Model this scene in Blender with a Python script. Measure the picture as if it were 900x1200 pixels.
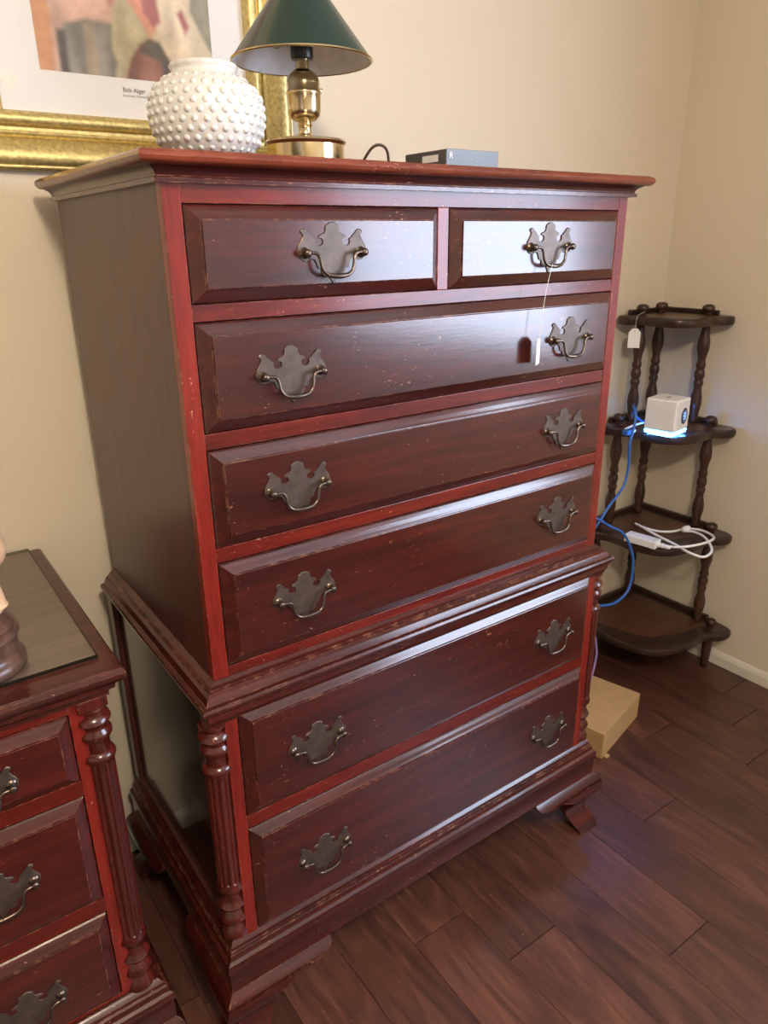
import bpy, bmesh, math, random
from mathutils import Vector, Matrix
random.seed(7)
C = bpy.context.scene.collection
S = bpy.context.scene
for o in list(bpy.data.objects): bpy.data.objects.remove(o)

# ------------------------------------------------------------ camera
YAW, PIT, ROL, F = -0.6167, 0.3597, -0.0119, 854.66
CAM = Vector((-0.3434, -0.9472, 1.4318))
fw = Vector((-math.sin(YAW)*math.cos(PIT), math.cos(YAW)*math.cos(PIT), -math.sin(PIT)))
rt = Vector((math.cos(YAW), math.sin(YAW), 0)); up = rt.cross(fw)
r2 = math.cos(ROL)*rt + math.sin(ROL)*up; u2 = -math.sin(ROL)*rt + math.cos(ROL)*up
cd = bpy.data.cameras.new('camera'); cam = bpy.data.objects.new('camera', cd); C.objects.link(cam)
m = Matrix((r2, u2, -fw)).transposed().to_4x4(); m.translation = CAM
cam.matrix_world = m
cd.sensor_fit = 'VERTICAL'; cd.sensor_height = 36; cd.lens = F*36/1200; cd.clip_start = 0.02
S.camera = cam

# ------------------------------------------------------------ view, world, lights
S.view_settings.view_transform = 'Standard'; S.view_settings.look = 'None'
S.view_settings.gamma = 1; S.view_settings.exposure = 0.85
S.view_settings.use_curve_mapping = False
w = bpy.data.worlds.new('world'); S.world = w; w.use_nodes = True
bg = w.node_tree.nodes['Background']; bg.inputs[0].default_value = (0.62, 0.74, 1.0, 1); bg.inputs[1].default_value = 1.2

RX0, RX1, RY0, RY1, RH = -2.4, 1.915, -3.4, 0.588, 2.44      # the room
WY0, WY1, WZ0, WZ1 = -2.75, -1.0, 1.0, 2.1                   # window in the right wall

def area(name, loc, target, sx, sy, power, col, spread=180):
    l = bpy.data.lights.new(name, 'AREA'); l.shape = 'RECTANGLE'; l.size = sx; l.size_y = sy
    l.energy = power; l.color = col; l.spread = math.radians(spread)
    o = bpy.data.objects.new(name, l); C.objects.link(o); o.location = loc
    o.rotation_euler = (Vector(target)-Vector(loc)).to_track_quat('-Z', 'Z').to_euler()
    return o
area('window_daylight', (RX1+0.10, (WY0+WY1)/2, (WZ0+WZ1)/2), (0, (WY0+WY1)/2, (WZ0+WZ1)/2), WZ1-WZ0, WY1-WY0, 62, (0.70, 0.79, 1.0))
CEIL = (-0.25, -1.45, RH)
lp = bpy.data.lights.new('ceiling_lamp_light', 'POINT'); lp.energy = 53; lp.color = (1.0, 0.86, 0.68); lp.shadow_soft_size = 0.10
lo = bpy.data.objects.new('ceiling_lamp_light', lp); C.objects.link(lo); lo.location = (CEIL[0], CEIL[1], RH-0.22)

# ------------------------------------------------------------ materials
def newmat(name):
    mt = bpy.data.materials.new(name); mt.use_nodes = True
    nt = mt.node_tree; b = nt.nodes['Principled BSDF']
    return mt, nt, b
def N(nt, t, **k):
    n = nt.nodes.new(t)
    for a, v in k.items(): setattr(n, a, v)
    return n
def ramp(nt, src, stops):
    r = N(nt, 'ShaderNodeValToRGB'); e = r.color_ramp.elements
    e[0].position, e[0].color = stops[0][0], (*stops[0][1], 1)
    e[1].position, e[1].color = stops[-1][0], (*stops[-1][1], 1)
    for p, c in stops[1:-1]:
        q = e.new(p); q.color = (*c, 1)
    nt.links.new(src, r.inputs[0]); return r.outputs[0]
def mixc(nt, f, a, b):
    mx = N(nt, 'ShaderNodeMix', data_type='RGBA')
    if hasattr(f, 'links'): nt.links.new(f, mx.inputs[0])
    else: mx.inputs[0].default_value = f
    for s, v in ((6, a), (7, b)):
        if hasattr(v, 'links'): nt.links.new(v, mx.inputs[s])
        else: mx.inputs[s].default_value = (*v, 1)
    return mx.outputs[2]
def coords(nt, scale, rnd=True):
    tc = N(nt, 'ShaderNodeTexCoord'); mp = N(nt, 'ShaderNodeMapping'); mp.inputs['Scale'].default_value = scale
    nt.links.new(tc.outputs['Object'], mp.inputs[0])
    if rnd:
        oi = N(nt, 'ShaderNodeObjectInfo'); ml = N(nt, 'ShaderNodeMath', operation='MULTIPLY'); ml.inputs[1].default_value = 37.0
        nt.links.new(oi.outputs['Random'], ml.inputs[0]); nt.links.new(ml.outputs[0], mp.inputs['Location'])
    return mp.outputs[0]
def noise(nt, vec, scale, detail=4, rough=0.5, dist=0):
    n = N(nt, 'ShaderNodeTexNoise'); n.inputs['Scale'].default_value = scale
    n.inputs['Detail'].default_value = detail; n.inputs['Roughness'].default_value = rough; n.inputs['Distortion'].default_value = dist
    nt.links.new(vec, n.inputs['Vector']); return n.outputs['Fac']
def bump(nt, b, h, strength, dist=0.001):
    bp = N(nt, 'ShaderNodeBump'); bp.inputs['Strength'].default_value = strength; bp.inputs['Distance'].default_value = dist
    nt.links.new(h, bp.inputs['Height']); nt.links.new(bp.outputs[0], b.inputs['Normal'])
    return bp.outputs[0]
def plain(name, col, rough=0.5, metal=0, var=0.12, nscale=30, bumps=0.0, coat=0.0, **k):
    mt, nt, b = newmat(name)
    v = coords(nt, (1, 1, 1), False); f = noise(nt, v, nscale, 4)
    lo_ = tuple(max(0, c*(1-var)) for c in col); hi = tuple(min(1, c*(1+var)) for c in col)
    nt.links.new(ramp(nt, f, [(0.3, lo_), (0.7, hi)]), b.inputs['Base Color'])
    b.inputs['Roughness'].default_value = rough; b.inputs['Metallic'].default_value = metal
    b.inputs['Coat Weight'].default_value = coat
    for kk, vv in k.items(): b.inputs[kk.replace('_', ' ')].default_value = vv
    if bumps: bump(nt, b, f, bumps)
    return mt

def wood(name, dark, mid, light, axis='x', rough=0.30, coat=0.5, coat_rough=0.10, wear=0.5, edge=0.0, figure=1.0, scr=(0.62, 0.30, 0.17)):
    """stained, lacquered wood: grain along axis, pale nicks, worn edges"""
    mt, nt, b = newmat(name)
    sc = {'x': (1.2, 14, 14), 'y': (14, 1.2, 14), 'z': (14, 14, 1.2)}[axis]
    v = coords(nt, sc)
    f1 = noise(nt, v, 2.6, 5, 0.6, 0.6*figure)
    col = ramp(nt, f1, [(0.30, dark), (0.52, mid), (0.75, light)])
    sf = tuple(s*7 for s in sc)
    f2 = noise(nt, coords(nt, sf), 2.0, 3, 0.7)
    fine = ramp(nt, f2, [(0.35, (0.72, 0.72, 0.72)), (0.6, (1.08, 1.08, 1.08))])
    mu = N(nt, 'ShaderNodeMix', data_type='RGBA', blend_type='MULTIPLY'); mu.inputs[0].default_value = 0.8
    nt.links.new(col, mu.inputs[6]); nt.links.new(fine, mu.inputs[7]); out = mu.outputs[2]
    # nicks
    f3 = noise(nt, coords(nt, {'x': (1, 2.6, 2.6), 'y': (2.6, 1, 2.6), 'z': (2.6, 2.6, 1)}[axis]), 95, 1.5, 0.5, 1.5)
    f4 = noise(nt, coords(nt, (1, 1, 1)), 5, 2)
    th = N(nt, 'ShaderNodeMath', operation='MULTIPLY_ADD'); th.inputs[1].default_value = 0.35; 
    nt.links.new(f4, th.inputs[0]); nt.links.new(f3, th.inputs[2])
    nick = ramp(nt, th.outputs[0], [(0.955-0.03*wear, (0, 0, 0)), (0.985-0.03*wear, (1, 1, 1))])
    rgb = N(nt, 'ShaderNodeRGBToBW'); nt.links.new(nick, rgb.inputs[0])
    k = N(nt, 'ShaderNodeMath', operation='MULTIPLY'); k.inputs[1].default_value = 0.75 if wear > 0 else 0.0
    nt.links.new(rgb.outputs[0], k.inputs[0])
    out = mixc(nt, k.outputs[0], out, scr)
    if edge > 0:
        bv = N(nt, 'ShaderNodeBevel', samples=4); bv.inputs['Radius'].default_value = 0.0022
        ge = N(nt, 'ShaderNodeNewGeometry'); dt = N(nt, 'ShaderNodeVectorMath', operation='DOT_PRODUCT')
        nt.links.new(bv.outputs[0], dt.inputs[0]); nt.links.new(ge.outputs['Normal'], dt.inputs[1])
        e1 = N(nt, 'ShaderNodeMapRange'); e1.inputs[1].default_value = 0.985; e1.inputs[2].default_value = 0.90
        e1.inputs[3].default_value = 0; e1.inputs[4].default_value = 1; nt.links.new(dt.outputs['Value'], e1.inputs[0])
        f5 = noise(nt, coords(nt, (1, 1, 1)), 60, 3, 0.7)
        e2 = N(nt, 'ShaderNodeMapRange'); e2.inputs[1].default_value = 0.50; e2.inputs[2].default_value = 0.62
        e2.inputs[3].default_value = 0; e2.inputs[4].default_value = edge; nt.links.new(f5, e2.inputs[0])
        e3 = N(nt, 'ShaderNodeMath', operation='MULTIPLY'); nt.links.new(e1.outputs[0], e3.inputs[0]); nt.links.new(e2.outputs[0], e3.inputs[1])
        out = mixc(nt, e3.outputs[0], out, scr)
    nt.links.new(out, b.inputs['Base Color'])
    b.inputs['Roughness'].default_value = rough
    b.inputs['Specular IOR Level'].default_value = 0.22
    b.inputs['Coat Weight'].default_value = coat; b.inputs['Coat Roughness'].default_value = coat_rough
    f6 = noise(nt, coords(nt, (1, 1, 1)), 220, 2, 0.5)
    ad = N(nt, 'ShaderNodeMath', operation='MULTIPLY_ADD'); ad.inputs[1].default_value = 0.5
    nt.links.new(f6, ad.inputs[0]); nt.links.new(f2, ad.inputs[2])
    nb = bump(nt, b, ad.outputs[0], 0.10, 0.0006)
    nt.links.new(nb, b.inputs['Coat Normal'])
    return mt

SCR = (0.55, 0.24, 0.13)
M_frameX = wood('mahogany_frame_rail', (0.060, 0.005, 0.0035), (0.110, 0.0085, 0.0045), (0.165, 0.016, 0.006), 'x', 0.33, 0.45, 0.16, 1.0, 0.5)
M_frameZ = wood('mahogany_frame_stile', (0.100, 0.008, 0.005), (0.165, 0.012, 0.007), (0.22, 0.019, 0.010), 'z', 0.33, 0.45, 0.16, 1.0, 0.5)
M_draw = wood('mahogany_drawer', (0.024, 0.0032, 0.0026), (0.046, 0.0054, 0.0037), (0.076, 0.0092, 0.0054), 'x', 0.30, 1.0, 0.16, 0.55, 0.45)
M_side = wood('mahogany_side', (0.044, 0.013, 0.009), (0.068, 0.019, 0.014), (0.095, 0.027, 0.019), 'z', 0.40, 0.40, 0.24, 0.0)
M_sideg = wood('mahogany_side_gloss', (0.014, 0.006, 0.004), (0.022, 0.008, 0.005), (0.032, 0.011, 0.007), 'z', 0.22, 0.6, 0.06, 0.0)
M_mould = wood('mahogany_moulding', (0.030, 0.0050, 0.0038), (0.052, 0.0078, 0.0055), (0.084, 0.0130, 0.0080), 'x', 0.28, 0.6, 0.14, 0.8, 0.55)
M_top = wood('mahogany_top_edge', (0.085, 0.017, 0.009), (0.150, 0.030, 0.014), (0.21, 0.048, 0.021), 'x', 0.28, 0.6, 0.12, 0.6, 0.5)
M_turn = wood('mahogany_turned', (0.040, 0.006, 0.004), (0.068, 0.0085, 0.0055), (0.105, 0.013, 0.0075), 'z', 0.28, 0.7, 0.12, 0.4, 0.35)
M_low = wood('mahogany_low_drawer', (0.032, 0.0045, 0.0035), (0.058, 0.007, 0.005), (0.090, 0.012, 0.0075), 'x', 0.30, 0.6, 0.13, 0.5, 0.5)
M_shelf = wood('walnut_shelf', (0.020, 0.010, 0.007), (0.036, 0.017, 0.011), (0.055, 0.026, 0.016), 'x', 0.38, 0.4, 0.2, 0.0)
M_post = wood('walnut_post', (0.028, 0.012, 0.007), (0.050, 0.021, 0.012), (0.085, 0.036, 0.020), 'z', 0.38, 0.4, 0.2, 0.1)
M_inlay = wood('walnut_inlay', (0.055, 0.022, 0.012), (0.085, 0.034, 0.018), (0.12, 0.048, 0.026), 'x', 0.42, 0.3, 0.25, 0.2)
M_lampwood = wood('dark_turned_wood', (0.07, 0.035, 0.024), (0.10, 0.052, 0.036), (0.14, 0.075, 0.052), 'z', 0.4, 0.4, 0.2, 0.0)
M_tanwood = wood('pale_turned_wood', (0.50, 0.30, 0.17), (0.62, 0.40, 0.24), (0.75, 0.52, 0.34), 'z', 0.35, 0.5, 0.15, 0.0)
M_under = wood('wall_reflection_brown', (0.19, 0.122, 0.098), (0.22, 0.146, 0.120), (0.26, 0.176, 0.145), 'x', 0.4, 0.2, 0.2, 0.0)  # brown lightened so its colour stands in for the wall mirrored in the glass
M_dark = plain('shadow_gap_wood', (0.012, 0.005, 0.004), 0.6)
M_plate = plain('antiqued_brass_plate', (0.085, 0.062, 0.050), 0.40, 0.55, 0.25, 60, 0.05)
M_bail = plain('antiqued_brass_bail', (0.12, 0.088, 0.070), 0.26, 0.85, 0.3, 80, 0.05)
M_wall = plain('beige_wall_paint', (0.635, 0.55, 0.425), 0.62, 0, 0.02, 220, 0.18, Specular_IOR_Level=0.3)
M_ceil = plain('white_ceiling_paint', (0.72, 0.68, 0.60), 0.8, 0, 0.02, 90, 0.1)
M_trim = plain('white_trim_paint', (0.62, 0.57, 0.48), 0.4, 0, 0.03, 20)
M_brass = plain('polished_brass', (0.66, 0.54, 0.32), 0.18, 1.0, 0.08, 12, 0.02)
M_green = plain('green_enamel_shade', (0.005, 0.028, 0.021), 0.36, 0.0, 0.15, 14, 0, 0.4)
M_shadein = plain('white_shade_lining', (0.72, 0.74, 0.76), 0.5)
M_gold = plain('gilt_frame', (0.62, 0.49, 0.20), 0.42, 0.75, 0.25, 140, 0.5)
M_golddark = plain('gilt_frame_recess', (0.16, 0.09, 0.03), 0.45, 0.7, 0.3, 55, 0.2)
M_milk = plain('milk_glass', (0.60, 0.585, 0.56), 0.22, 0, 0.03, 10, 0, 0.5, Subsurface_Weight=0.15, Subsurface_Scale=0.02)
M_mat = plain('white_print_paper', (0.64, 0.62, 0.60), 0.6, 0, 0.03, 7)
M_stain = plain('paper_stain', (0.66, 0.61, 0.54), 0.6, 0, 0.1, 60)
M_ink = plain('ink', (0.05, 0.045, 0.04), 0.7)
M_ink2 = plain('grey_ink', (0.28, 0.26, 0.24), 0.7)
M_card = plain('cardboard', (0.42, 0.26, 0.115), 0.75, 0, 0.06, 40, 0.1)
M_tape = plain('paper_tape', (0.46, 0.30, 0.14), 0.55)
M_white = plain('white_plastic', (0.80, 0.79, 0.80), 0.38, 0, 0.02)
M_tag = plain('white_tag_card', (0.74, 0.73, 0.72), 0.6, 0, 0.03)
M_grey = plain('grey_plastic_case', (0.13, 0.15, 0.18), 0.42, 0, 0.08)
M_greyd = plain('dark_grey_case_side', (0.07, 0.065, 0.065), 0.5, 0, 0.08)
M_blue = plain('blue_cable', (0.025, 0.12, 0.42), 0.4)
M_purple = plain('lilac_cable', (0.30, 0.20, 0.45), 0.4)
M_black = plain('black_plastic', (0.012, 0.012, 0.015), 0.35)
M_cord = plain('dark_brown_cord', (0.05, 0.025, 0.015), 0.5)
M_screen = plain('dim_blue_display', (0.10, 0.18, 0.42), 0.3)

def glass(name, col, rough=0.02):
    """thin clear pane: lets light straight through and mirrors by Fresnel"""
    mt, nt, b = newmat(name); nt.nodes.remove(b); out = nt.nodes['Material Output']
    tr = N(nt, 'ShaderNodeBsdfTransparent'); tr.inputs[0].default_value = (*col, 1)
    gq = N(nt, 'ShaderNodeNewGeometry'); sx_ = N(nt, 'ShaderNodeSeparateXYZ'); nt.links.new(gq.outputs['Normal'], sx_.inputs[0])
    ab_ = N(nt, 'ShaderNodeMath', operation='ABSOLUTE'); nt.links.new(sx_.outputs['Z'], ab_.inputs[0])
    if rough > 0: nt.links.new(mixc(nt, ab_.outputs[0], (0.12, 0.13, 0.11), col), tr.inputs[0])
    gs = N(nt, 'ShaderNodeBsdfGlossy'); gs.inputs['Roughness'].default_value = rough
    fr = N(nt, 'ShaderNodeFresnel'); fr.inputs[0].default_value = 1.5; mx = N(nt, 'ShaderNodeMixShader')
    ge = N(nt, 'ShaderNodeNewGeometry'); ft = N(nt, 'ShaderNodeMath', operation='SUBTRACT'); ft.inputs[0].default_value = 1.0
    nt.links.new(ge.outputs['Backfacing'], ft.inputs[1]); fm = N(nt, 'ShaderNodeMath', operation='MULTIPLY')
    nt.links.new(fr.outputs[0], fm.inputs[0]); nt.links.new(ft.outputs[0], fm.inputs[1])
    nt.links.new(fm.outputs[0], mx.inputs[0]); nt.links.new(tr.outputs[0], mx.inputs[1]); nt.links.new(gs.outputs[0], mx.inputs[2])
    nt.links.new(mx.outputs[0], out.inputs[0])
    if rough > 0:
        f = noise(nt, coords(nt, (1, 1, 1), False), 90, 3, 0.6); bp = N(nt, 'ShaderNodeBump'); bp.inputs['Strength'].default_value = 0.25; bp.inputs['Distance'].default_value = 0.0006
        nt.links.new(f, bp.inputs['Height']); nt.links.new(bp.outputs[0], gs.inputs['Normal'])
    return mt
M_glass = glass('glass_sheet', (0.93, 0.95, 0.93), 0.10)
M_pane = glass('window_pane_glass', (0.97, 0.98, 0.98), 0.0)
def emis(name, col, st):
    mt, nt, b = newmat(name); b.inputs['Base Color'].default_value = (*col, 1)
    b.inputs['Emission Color'].default_value = (*col, 1); b.inputs['Emission Strength'].default_value = st
    return mt
M_led = emis('cyan_light_ring', (0.05, 0.28, 1.0), 48)
M_ledw = emis('white_light_ring', (0.12, 0.55, 1.0), 4)
M_screenlit = emis('display_glyphs', (0.25, 0.42, 0.85), 0.7)
M_bulb = emis('lamp_dome', (1.0, 0.80, 0.55), 6)

def floor_mat():
    mt, nt, b = newmat('dark_floor_plank')
    f1 = noise(nt, coords(nt, (11, 2.0, 1)), 1.3, 6, 0.62, 2.2)
    f2 = noise(nt, coords(nt, (60, 4, 1)), 2.2, 4, 0.7, 0.4)
    col = ramp(nt, f1, [(0.28, (0.046, 0.0175, 0.0125)), (0.48, (0.080, 0.0300, 0.0200)), (0.72, (0.142, 0.056, 0.034))])
    fine = ramp(nt, f2, [(0.3, (0.7, 0.68, 0.68)), (0.65, (1.12, 1.1, 1.1))])
    mu = N(nt, 'ShaderNodeMix', data_type='RGBA', blend_type='MULTIPLY'); mu.inputs[0].default_value = 0.9
    nt.links.new(col, mu.inputs[6]); nt.links.new(fine, mu.inputs[7])
    oi = N(nt, 'ShaderNodeObjectInfo'); hs = N(nt, 'ShaderNodeHueSaturation')
    mr = N(nt, 'ShaderNodeMapRange'); mr.inputs[3].default_value = 0.80; mr.inputs[4].default_value = 1.28
    nt.links.new(oi.outputs['Random'], mr.inputs[0]); nt.links.new(mr.outputs[0], hs.inputs['Value'])
    nt.links.new(mu.outputs[2], hs.inputs['Color'])
    f3 = noise(nt, coords(nt, (1, 1, 1), False), 120, 2, 0.5, 1)
    dust = N(nt, 'ShaderNodeMapRange'); dust.inputs[1].default_value = 0.76; dust.inputs[2].default_value = 0.80
    nt.links.new(f3, dust.inputs[0])
    nt.links.new(mixc(nt, dust.outputs[0], hs.outputs[0], (0.35, 0.28, 0.22)), b.inputs['Base Color'])
    b.inputs['Roughness'].default_value = 0.36; b.inputs['Coat Weight'].default_value = 0.15; b.inputs['Coat Roughness'].default_value = 0.3
    bump(nt, b, f2, 0.12, 0.001)
    return mt
M_floor = floor_mat()
M_sub = plain('plank_gap', (0.010, 0.005, 0.004), 0.9)

# ------------------------------------------------------------ mesh helpers
WP = {}     # world position of every object (no thing below is rotated unless said)
def link(name, me, mat, parent=None, at=(0, 0, 0), smooth=False, bev=0, seg=2):
    o = bpy.data.objects.new(name, me); C.objects.link(o)
    at = Vector(at); WP[o] = at
    if mat and not me.materials: me.materials.append(mat)
    if parent: o.parent = parent; o.location = at-WP[parent]
    else: o.location = at
    if smooth:
        for p in me.polygons: p.use_smooth = True
        if smooth != 'all': me.set_sharp_from_angle(angle=math.radians(smooth if smooth is not True else 40))
    if bev:
        md = o.modifiers.new('bevel', 'BEVEL'); md.width = bev; md.segments = seg; md.limit_method = 'ANGLE'; md.angle_limit = math.radians(40)
    return o
def mesh(vs, fs, at=(0, 0, 0), name='mesh'):
    me = bpy.data.meshes.new(name); a = Vector(at)
    me.from_pydata([tuple(Vector(v)-a) for v in vs], [], fs)
    bm = bmesh.new(); bm.from_mesh(me); bmesh.ops.recalc_face_normals(bm, faces=bm.faces); bm.to_mesh(me); bm.free()
    return me
def boxvf(x0, x1, y0, y1, z0, z1):
    return ([(x0,y0,z0),(x1,y0,z0),(x1,y1,z0),(x0,y1,z0),(x0,y0,z1),(x1,y0,z1),(x1,y1,z1),(x0,y1,z1)],
            [(0,3,2,1),(4,5,6,7),(0,1,5,4),(1,2,6,5),(2,3,7,6),(3,0,4,7)])
def join(*vfs):
    V, Fs = [], []
    for v, f in vfs:
        n = len(V); V += list(v); Fs += [tuple(i+n for i in q) for q in f]
    return V, Fs
def box(name, mat, parent, x0, x1, y0, y1, z0, z1, bev=0.0012, at=None):
    at = at or ((x0+x1)/2, (y0+y1)/2, z0)
    return link(name, mesh(*boxvf(x0,x1,y0,y1,z0,z1), at=at), mat, parent, at, False, bev)
def lathe(prof, cx=0, cy=0, n=32, rf=None):
    """prof: (r, z) bottom to top; rf(r, z, angle) may change the radius"""
    V, Fs = [], []
    for r, z in prof:
        for i in range(n):
            a = 2*math.pi*i/n; rr = rf(r, z, a) if rf else r
            V.append((cx+rr*math.cos(a), cy+rr*math.sin(a), z))
    for k in range(len(prof)-1):
        for i in range(n):
            j = (i+1) % n; Fs.append((k*n+i, k*n+j, (k+1)*n+j, (k+1)*n+i))
    Fs.append(tuple(range(n))[::-1]); Fs.append(tuple((len(prof)-1)*n+i for i in range(n)))
    return V, Fs
def catmull(pts, sub=8):
    P = [Vector(p) for p in pts]; P = [2*P[0]-P[1]]+P+[2*P[-1]-P[-2]]; out = []
    for i in range(1, len(P)-2):
        for s in range(sub):
            t = s/sub; a, b, c, d = P[i-1:i+3]
            out.append(0.5*((2*b)+(c-a)*t+(2*a-5*b+4*c-d)*t*t+(3*b-a-3*c+d)*t**3))
    out.append(P[-2]); return out
def tube(pts, r, n=8, sub=8, rad=None):
    P = catmull(pts, sub) if sub else [Vector(p) for p in pts]
    V, Fs = [], []; nrm = None
    for i, p in enumerate(P):
        t = (P[min(i+1, len(P)-1)]-P[max(i-1, 0)]).normalized()
        if nrm is None: nrm = t.orthogonal().normalized()
        else: nrm = (nrm-t*nrm.dot(t)).normalized()
        bn = t.cross(nrm); rr = rad(i/(len(P)-1)) if rad else r
        for k in range(n):
            a = 2*math.pi*k/n; V.append(tuple(p+rr*(math.cos(a)*nrm+math.sin(a)*bn)))
    for i in range(len(P)-1):
        for k in range(n):
            j = (k+1) % n; Fs.append((i*n+k, i*n+j, (i+1)*n+j, (i+1)*n+k))
    Fs.append(tuple(range(n))[::-1]); Fs.append(tuple((len(P)-1)*n+k for k in range(n)))
    return V, Fs
def sweep3(prof, x0, x1, y0, yb):
    """moulding of section prof (out, z) round left side, front and right side; ends at yb"""
    V, Fs = [], []; n = len(prof)
    for o, z in prof: V.append((x0-o, yb, z))
    for o, z in prof: V.append((x0-o, y0-o, z))
    for o, z in prof: V.append((x1+o, y0-o, z))
    for o, z in prof: V.append((x1+o, yb, z))
    for s in range(3):
        for k in range(n):
            j = (k+1) % n; Fs.append((s*n+k, s*n+j, (s+1)*n+j, (s+1)*n+k))
    Fs.append(tuple(range(n))); Fs.append(tuple(3*n+k for k in range(n))[::-1])
    return V, Fs
def prism(outline, z0, z1):
    n = len(outline)
    V = [(x, y, z0) for x, y in outline]+[(x, y, z1) for x, y in outline]
    Fs = [tuple(range(n))[::-1], tuple(range(n, 2*n))]+[(i, (i+1) % n, n+(i+1) % n, n+i) for i in range(n)]
    return V, Fs
def empty(name, loc, label, cat, group=None, rz=0):
    o = bpy.data.objects.new(name, None); C.objects.link(o); o.location = loc; o.rotation_euler = (0, 0, rz)
    o.empty_display_size = 0.05; WP[o] = Vector(loc)
    return tag(o, label, cat, group)
def tag(o, label=None, cat=None, group=None, kind=None):
    if label: o['label'] = label
    if cat: o['category'] = cat
    if group: o['group'] = group
    if kind: o['kind'] = kind
    return o
def tri(p): return [tuple(q) for q in p]

# ------------------------------------------------------------ the room
def struct(o): o['kind'] = 'structure'; return o
T = 0.10
wb = struct(box('wall_back', M_wall, None, RX0, RX1+T, RY1, RY1+T, -0.03, RH, 0))
struct(box('wall_left', M_wall, None, RX0-T, RX0, RY0, RY1+T, -0.03, RH, 0))
struct(box('wall_front', M_wall, None, RX0, RX1+T, RY0-T, RY0, -0.03, RH, 0))
wr = join(boxvf(RX1, RX1+T, RY0, WY0, -0.03, RH), boxvf(RX1, RX1+T, WY1, RY1, -0.03, RH),
          boxvf(RX1, RX1+T, WY0, WY1, -0.03, WZ0), boxvf(RX1, RX1+T, WY0, WY1, WZ1, RH))
struct(link('wall_right', mesh(*wr), M_wall))
struct(box('ceiling', M_ceil, None, RX0-T, RX1+T, RY0-T, RY1+T, RH, RH+0.05, 0))
win = struct(link('window_1', mesh(*join(
    boxvf(RX1-0.015, RX1+0.06, WY0-0.06, WY0, WZ0-0.06, WZ1+0.06), boxvf(RX1-0.015, RX1+0.06, WY1, WY1+0.06, WZ0-0.06, WZ1+0.06),
    boxvf(RX1-0.015, RX1+0.06, WY0, WY1, WZ1, WZ1+0.06), boxvf(RX1-0.04, RX1+0.06, WY0, WY1, WZ0-0.06, WZ0))), M_trim))
box('window_pane', M_pane, win, RX1+0.04, RX1+0.044, WY0, WY1, WZ0, WZ1, 0)
bb = [(0, 0), (0.013, 0), (0.013, 0.032), (0.009, 0.042), (0.004, 0.048), (0, 0.050)]
def run_base(name, a, b, nx, ny):
    V = []; n = len(bb)
    for p in (a, b):
        for o, z in bb: V.append((p[0]+nx*o, p[1]+ny*o, z))
    Fs = [(k, (k+1) % n, n+(k+1) % n, n+k) for k in range(n)]+[tuple(range(n)), tuple(range(n, 2*n))[::-1]]
    struct(link(name, mesh(V, Fs), M_trim))
run_base('baseboard_back', (RX0, RY1), (RX1, RY1), 0, -1)
run_base('baseboard_right', (RX1, RY0), (RX1, RY1-0.013), -1, 0)
run_base('baseboard_left', (RX0, RY0), (RX0, RY1-0.013), 1, 0)
run_base('baseboard_front', (RX0+0.013, RY0), (RX1-0.013, RY0), 0, 1)

fl = struct(box('floor', M_sub, None, RX0, RX1, RY0, RY1, -0.03, -0.003, 0, at=(0, 0, 0)))
PW = 0.14
r0 = math.floor((RX0-0.365)/PW); r1 = math.ceil((RX1-0.365)/PW)
SEAM = {0: -0.044, 1: -0.190, 3: -0.382, 5: -0.115, 7: 0.087, 2: 0.33, 4: 0.28, 6: -0.62, -1: 0.22, -2: -0.30, -3: 0.10}
PL = {}
for r in range(r0, r1):
    x0, x1 = max(RX0, 0.365+r*PW), min(RX1, 0.365+(r+1)*PW)
    if x1-x0 < 0.01: continue
    s = SEAM.get(r, random.uniform(-1.2, 0.3)); cuts = [s]; q = s
    while q < RY1: q += random.uniform(0.9, 1.25); cuts.append(q)
    q = s
    while q > RY0: q -= random.uniform(0.9, 1.25); cuts.insert(0, q)
    for a, b in zip(cuts, cuts[1:]):
        a, b = max(a, RY0), min(b, RY1)
        if b-a < 0.04: continue
        g, c, t = 0.0003, 0.0005, -0.0005
        X0, X1, Y0, Y1 = x0+g, x1-g, a+0.0012, b-0.0012
        V = [(X0,Y0,-0.006),(X1,Y0,-0.006),(X1,Y1,-0.006),(X0,Y1,-0.006),(X0,Y0,t),(X1,Y0,t),(X1,Y1,t),(X0,Y1,t),
             (X0+c,Y0+0.0002,0),(X1-c,Y0+0.0002,0),(X1-c,Y1-0.0002,0),(X0+c,Y1-0.0002,0)]
        Fs = [(0,3,2,1),(0,1,5,4),(1,2,6,5),(2,3,7,6),(3,0,4,7),(4,5,9,8),(5,6,10,9),(6,7,11,10),(7,4,8,11),(8,9,10,11)]
        at = ((x0+x1)/2, (a+b)/2, 0)
        link('plank', mesh(V, Fs, at), M_floor, fl, at)

# ceiling lamp behind the camera
cl = empty('ceiling_lamp', (CEIL[0], CEIL[1], RH), 'round glowing glass dome lamp on the ceiling behind the viewer', 'lamp')
link('canopy', mesh(*lathe([(0.15, -0.03), (0.165, -0.02), (0.165, 0.0)], n=32)), M_brass, cl, WP[cl], True)
dome = [(0.001, -0.13)]+[(0.15*math.sin(a), -0.03-0.10*math.cos(a)) for a in [i*math.pi/16 for i in range(1, 9)]]
link('dome', mesh(*lathe(dome, n=32)), M_bulb, cl, WP[cl], True)

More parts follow.
